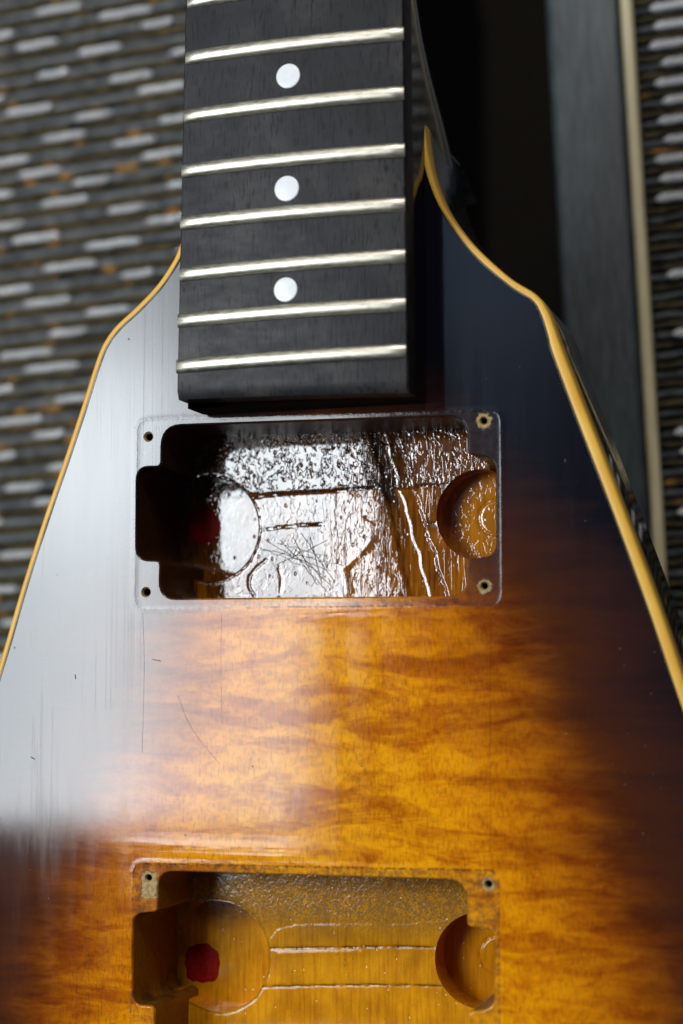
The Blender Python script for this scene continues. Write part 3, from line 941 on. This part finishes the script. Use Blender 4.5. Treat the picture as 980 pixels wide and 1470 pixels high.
for num, (a, b) in fret_px.items():
    A, B = P2(*a, H), P2(*b, H)
    n = 34; cs = [(-1.30, -0.15), (-1.28, 0.15), (-1.12, 0.50), (-0.80, 0.80), (-0.3, 0.96), (0.3, 0.96), (0.80, 0.80), (1.12, 0.50), (1.28, 0.15), (1.30, -0.15)]
    V = []; Fc = []
    ax = (B-A).normalized(); up = Vector((-ax.y, ax.x))
    for i in range(n+1):
        s = i/n; p = A.lerp(B, s)+ax*(0.08*(2*s-1))
        zc = H+crown(s)
        e = min(s, 1-s)*n/1.2
        g = min(1.0, 0.45+0.55*e)
        for y, z in cs:
            V.append((p.x+up.x*y*1.30*(0.9+0.1*g), p.y+up.y*y*1.30*(0.9+0.1*g), zc+z*g*1.2))
    m_ = len(cs)
    for i in range(n):
        for k in range(m_-1):
            q = i*m_+k
            Fc.append((q, q+m_, q+m_+1, q+1))
    Fc.append(tuple(range(m_))); Fc.append(tuple(range(n*m_, n*m_+m_))[::-1])
    link('fret', V, Fc, MFR, board, angle=50)

for (px, py, r) in ((413.5, 109.5, 2.85), (411.5, 271, 2.92), (409.8, 416, 2.78)):
    c = P2(px, py, H+1.3)
    V = [(c.x, c.y, H+1.36+0.03)]; Fc = []; n = 32
    for q, z in ((0.9, 0.03), (1.0, 0.0), (1.0, -0.3)):
        for k in range(n):
            a = 2*math.pi*k/n
            V.append((c.x+r*q*math.cos(a), c.y+r*q*math.sin(a), H+1.35+z))
    for k in range(n): Fc.append((0, 1+k, 1+(k+1) % n))
    for j in range(2):
        for k in range(n):
            a, b = 1+j*n+k, 1+j*n+(k+1) % n
            Fc.append((a, a+n, b+n, b))
    link('inlay_dot', V, Fc, MP_, board)

# neck: rounded shaft that deepens into the heel
def build_neck():
    st = [(310, -8, 2.0), (285, -9.5, 2.0), (272, -12, 2.1), (262, -17, 2.3), (254, -24, 2.6), (246, -32, 3.0), (239, -38, 3.6), (231, -41.5, 4.5), (220, -42.6, 6), (205, -42.8, 7)]
    ys = np.linspace(298, min(fl[1].y, fr[1].y)+0.2, 90)
    V = []; Fc = []; m_ = 44
    sy = [s[0] for s in st][::-1]
    for y in ys:
        zb = float(np.interp(y, sy, [s[1] for s in st][::-1])); ex = float(np.interp(y, sy, [s[2] for s in st][::-1]))
        t = (y-fl[0].y)/(fl[1].y-fl[0].y)
        a = fl[0].lerp(fl[1], t); b = fr[0].lerp(fr[1], t)
        xc = (a.x+b.x)/2; hw = abs(b.x-a.x)/2-0.15
        grow = smooth(0, 1, (268-y)/40)*4.0
        if y < 222: zb = -1.0 if y < 218 else zb      # below the crotch the neck is let into the body
        ztop = H-6.45
        zmid = ztop-3.0
        for k in range(m_+1):
            th = math.pi*k/m_
            c, s = math.cos(th), math.sin(th)
            if y < 222 and y < 218:
                xx = hw*(1 if c > 0 else -1)*min(1, abs(c)*1.0001 if abs(c) < 0.98 else 1)
                xx = hw*np.sign(c)*min(1.0, abs(c)**(2/12)); zz_ = ztop+(zb-ztop)*min(1.0, s**(2/12))
            else:
                xx = (hw+grow*s)*np.sign(c)*abs(c)**(2/ex); zz_ = ztop+(zb-ztop)*s**(2/ex)
            V.append((xc+xx, y, zz_))
    n = m_+1
    for j in range(len(ys)-1):
        for k in range(m_):
            a = j*n+k
            Fc.append((a, a+1, a+n+1, a+n))
    Fc.append(tuple((len(ys)-1)*n+k for k in range(n)))
    Fc.append(tuple(range(n))[::-1])
    o = link('neck', V, Fc, [MNK, MSB], guitar, angle=60, fm=[0]*(len(Fc)-2)+[1, 0])
build_neck()

# ------------------------------------------------------------------ speaker cabinets behind the guitar
def box(x0, x1, y0, y1, z0, z1, bev=0.0):
    import bmesh
    bm = bmesh.new(); bmesh.ops.create_cube(bm, size=1)
    for v in bm.verts: v.co = Vector(((x0+x1)/2+v.co.x*(x1-x0), (y0+y1)/2+v.co.y*(y1-y0), (z0+z1)/2+v.co.z*(z1-z0)))
    if bev: bmesh.ops.bevel(bm, geom=list(bm.edges), offset=bev, segments=4, profile=0.5, affect='EDGES')
    vs = [tuple(v.co) for v in bm.verts]; fs = [tuple(v.index for v in f.verts) for f in bm.faces]
    bm.free(); return vs, fs


def thread_mesh(name, length, r, mat, seed, amp=0.12, seg=2.0, taper=False, flat=0.8, tw=0.06):
    n = int(length/seg); path = []; rad = []
    for i in range(n+1):
        x = length*i/n
        path.append((x, amp*noise.noise(Vector((x*0.12, seed, 0)))*2, amp*noise.noise(Vector((x*0.2, seed, 9)))))
        e = 1.0
        if taper: e = min(1.0, 0.30+(min(i, n-i)*seg/2.6)**0.8)
        rad.append(r*e*(1+0.10*noise.noise(Vector((x*0.6, seed, 4)))+tw*math.sin(x*6.5)))
    V_, F_ = tube(path, rad, 8, flat=flat)
    o = link(name, V_, F_, mat)
    me = o.data; bpy.data.objects.remove(o)
    return me


def put(name, me, parent, x, y, z, rot=0.0):
    o = bpy.data.objects.new(name, me); COL.objects.link(o); o.parent = parent
    o.location = (x*MM, y*MM, z*MM); o.rotation_euler = (0, 0, rot)
    return o


GZ = -125.0
# left cabinet, its woven grille cloth fills the left of the picture
ang = math.radians(2.6)
A = P(0, 0, GZ)
lc = root('speaker_cabinet', 'speaker cabinet with woven grey, brown and silver grille cloth left of the guitar neck', 'speaker cabinet', (P(150, 500, GZ)*MM)[:])
lc_loc = P(150, 500, GZ)
rloc = lambda p: (p.x-lc_loc.x, p.y-lc_loc.y, p.z-lc_loc.z)
xr_edge = P(500, 500, GZ).x-lc_loc.x
x_left = P(-330, 500, GZ).x-lc_loc.x
vs, fs = box(x_left-5, xr_edge, -250, 200, -190, -2.6)
link('cabinet_box', vs, fs, MSB, lc, smooth=False)
vs, fs = box(x_left, xr_edge-2, -245, 195, -2.5, -1.9)
link('grille_backing', vs, fs, MBK, lc, smooth=False)
L = xr_edge-2-x_left
gthr = [thread_mesh('grey_thread', L, 0.98, MTG, k) for k in range(3)]
bthr = [thread_mesh('brown_thread', L, 1.36, MTB, k+10) for k in range(3)]
flo = [thread_mesh('silver_thread', 12.0+k*1.9, 1.12, MTS, k+20, 0.25, 0.24, True, 0.6, 0.20) for k in range(5)]
pit_ = 27.1*498/2450
p0 = P(130, 6.5, GZ)
d = Vector((math.cos(ang), math.sin(ang))); nn = Vector((math.sin(ang), -math.cos(ang)))
offs = [57, 183, 16, 127]; per = 229*498/2450
pxmm = 498/2450
rnd = random.Random(5)
row_x0 = P(0, 6.5, GZ)
for k in range(-4, 56):
    base = Vector((p0.x, p0.y))+nn*pit_*k
    # start of the row at the cabinet's left edge
    s = (x_left+lc_loc.x-base.x)/d.x
    q = base+d*s
    put('grey_thread', gthr[k % 3], lc, q.x-lc_loc.x, q.y-lc_loc.y, -0.2, ang+rnd.uniform(-.0025, .0025))
    q2 = q+nn*pit_*0.49
    put('brown_thread', bthr[(k*2+1) % 3], lc, q2.x-lc_loc.x, q2.y-lc_loc.y, -0.15, ang+rnd.uniform(-.002, .002))
    c0 = (offs[k % 4]-130+14*0.9*(k/17.0))*pxmm          # centre of the float along the row
    for rep in range(-2, 4):
        u = c0+rep*per+rnd.uniform(-3.0, 3.0)-7.3
        w = base+d*u
        xx = w.x-lc_loc.x
        if xx < x_left or xx > xr_edge-18: continue
        put('silver_thread', flo[rnd.randrange(5)], lc, xx, w.y-lc_loc.y, 0.85, ang)

# right cabinet: slate vinyl edge, cream piping, grille cloth
e0, e1 = P(889, 0, GZ), P(934, 760, GZ)
ydir = Vector((e0.x-e1.x, e0.y-e1.y)).normalized()
rang = math.atan2(ydir.y, ydir.x)-math.pi/2
rc_ = root('speaker_cabinet', 'speaker cabinet with slate vinyl edge and cream piping, right of the guitar', 'speaker cabinet', (e0*MM)[:])
rc_.rotation_euler = (0, 0, rang)
rc_['group'] = 'speaker cabinets behind the guitar'; lc['group'] = 'speaker cabinets behind the guitar'
wst = (P(889, 0, GZ)-P(783, 0, GZ)).length
vs, fs = box(-wst, -0.3, -330, 60, -190, 0.6, 2.6)
link('cabinet_edge', vs, fs, MVY, rc_, angle=40)
vs, fs = box(-0.3, 190, -330, 60, -190, -6.0)
link('cabinet_box', vs, fs, MSB, rc_, smooth=False)
path = [(2.0+0.12*noise.noise(Vector((0, y*0.03, 1))), y, 0.2) for y in np.linspace(60, -330, 100)]
V_, F_ = tube(path, 1.85, 14)
link('piping', V_, F_, MPI, rc_)
vs, fs = box(4.0, 185, -330, 60, -5.6, -4.9)
link('grille_backing', vs, fs, MBK, rc_, smooth=False)
L2 = 120
g2 = [thread_mesh('grey_thread', L2, 1.1, MTD, k+30, 0.35) for k in range(4)]
b2 = [thread_mesh('brown_thread', L2, 0.9, MTB, k+40, 0.5) for k in range(4)]
f2 = [thread_mesh('silver_thread', 11.0+k, 1.45, MTS2, k+50, 0.15, 0.24, True, 0.9, 0.20) for k in range(5)]
for k in range(-3, 58):
    y = 8-5.85*k
    a2 = math.radians(0.5)-rang*0.0
    put('grey_thread', g2[k % 4], rc_, 3.6, y, -2.9, a2)
    put('brown_thread', b2[(k+1) % 4], rc_, 3.6, y-2.7, -3.5, a2)
    for rep in range(3):
        xx = 7.6+rnd.uniform(-1.2, 2.2)+rep*33+(k % 2)*1.5
        if k > 12 and rnd.random() < 0.72 and rep == 0: continue  # highlight's extent put into the floats: fewer lower down
        put('silver_thread', f2[rnd.randrange(5)], rc_, xx, y+0.01*xx, -1.9, a2)

# wall seen in the gap between the cabinets
vs, fs = box(-900, 900, -700, 700, -350, -340)
w = link('wall', vs, fs, MWL, None, smooth=False)
w['kind'] = 'structure'

S.cycles.use_denoising = True
S.cycles.max_bounces = 8
S.cycles.caustics_reflective = False
S.cycles.sample_clamp_indirect = 8
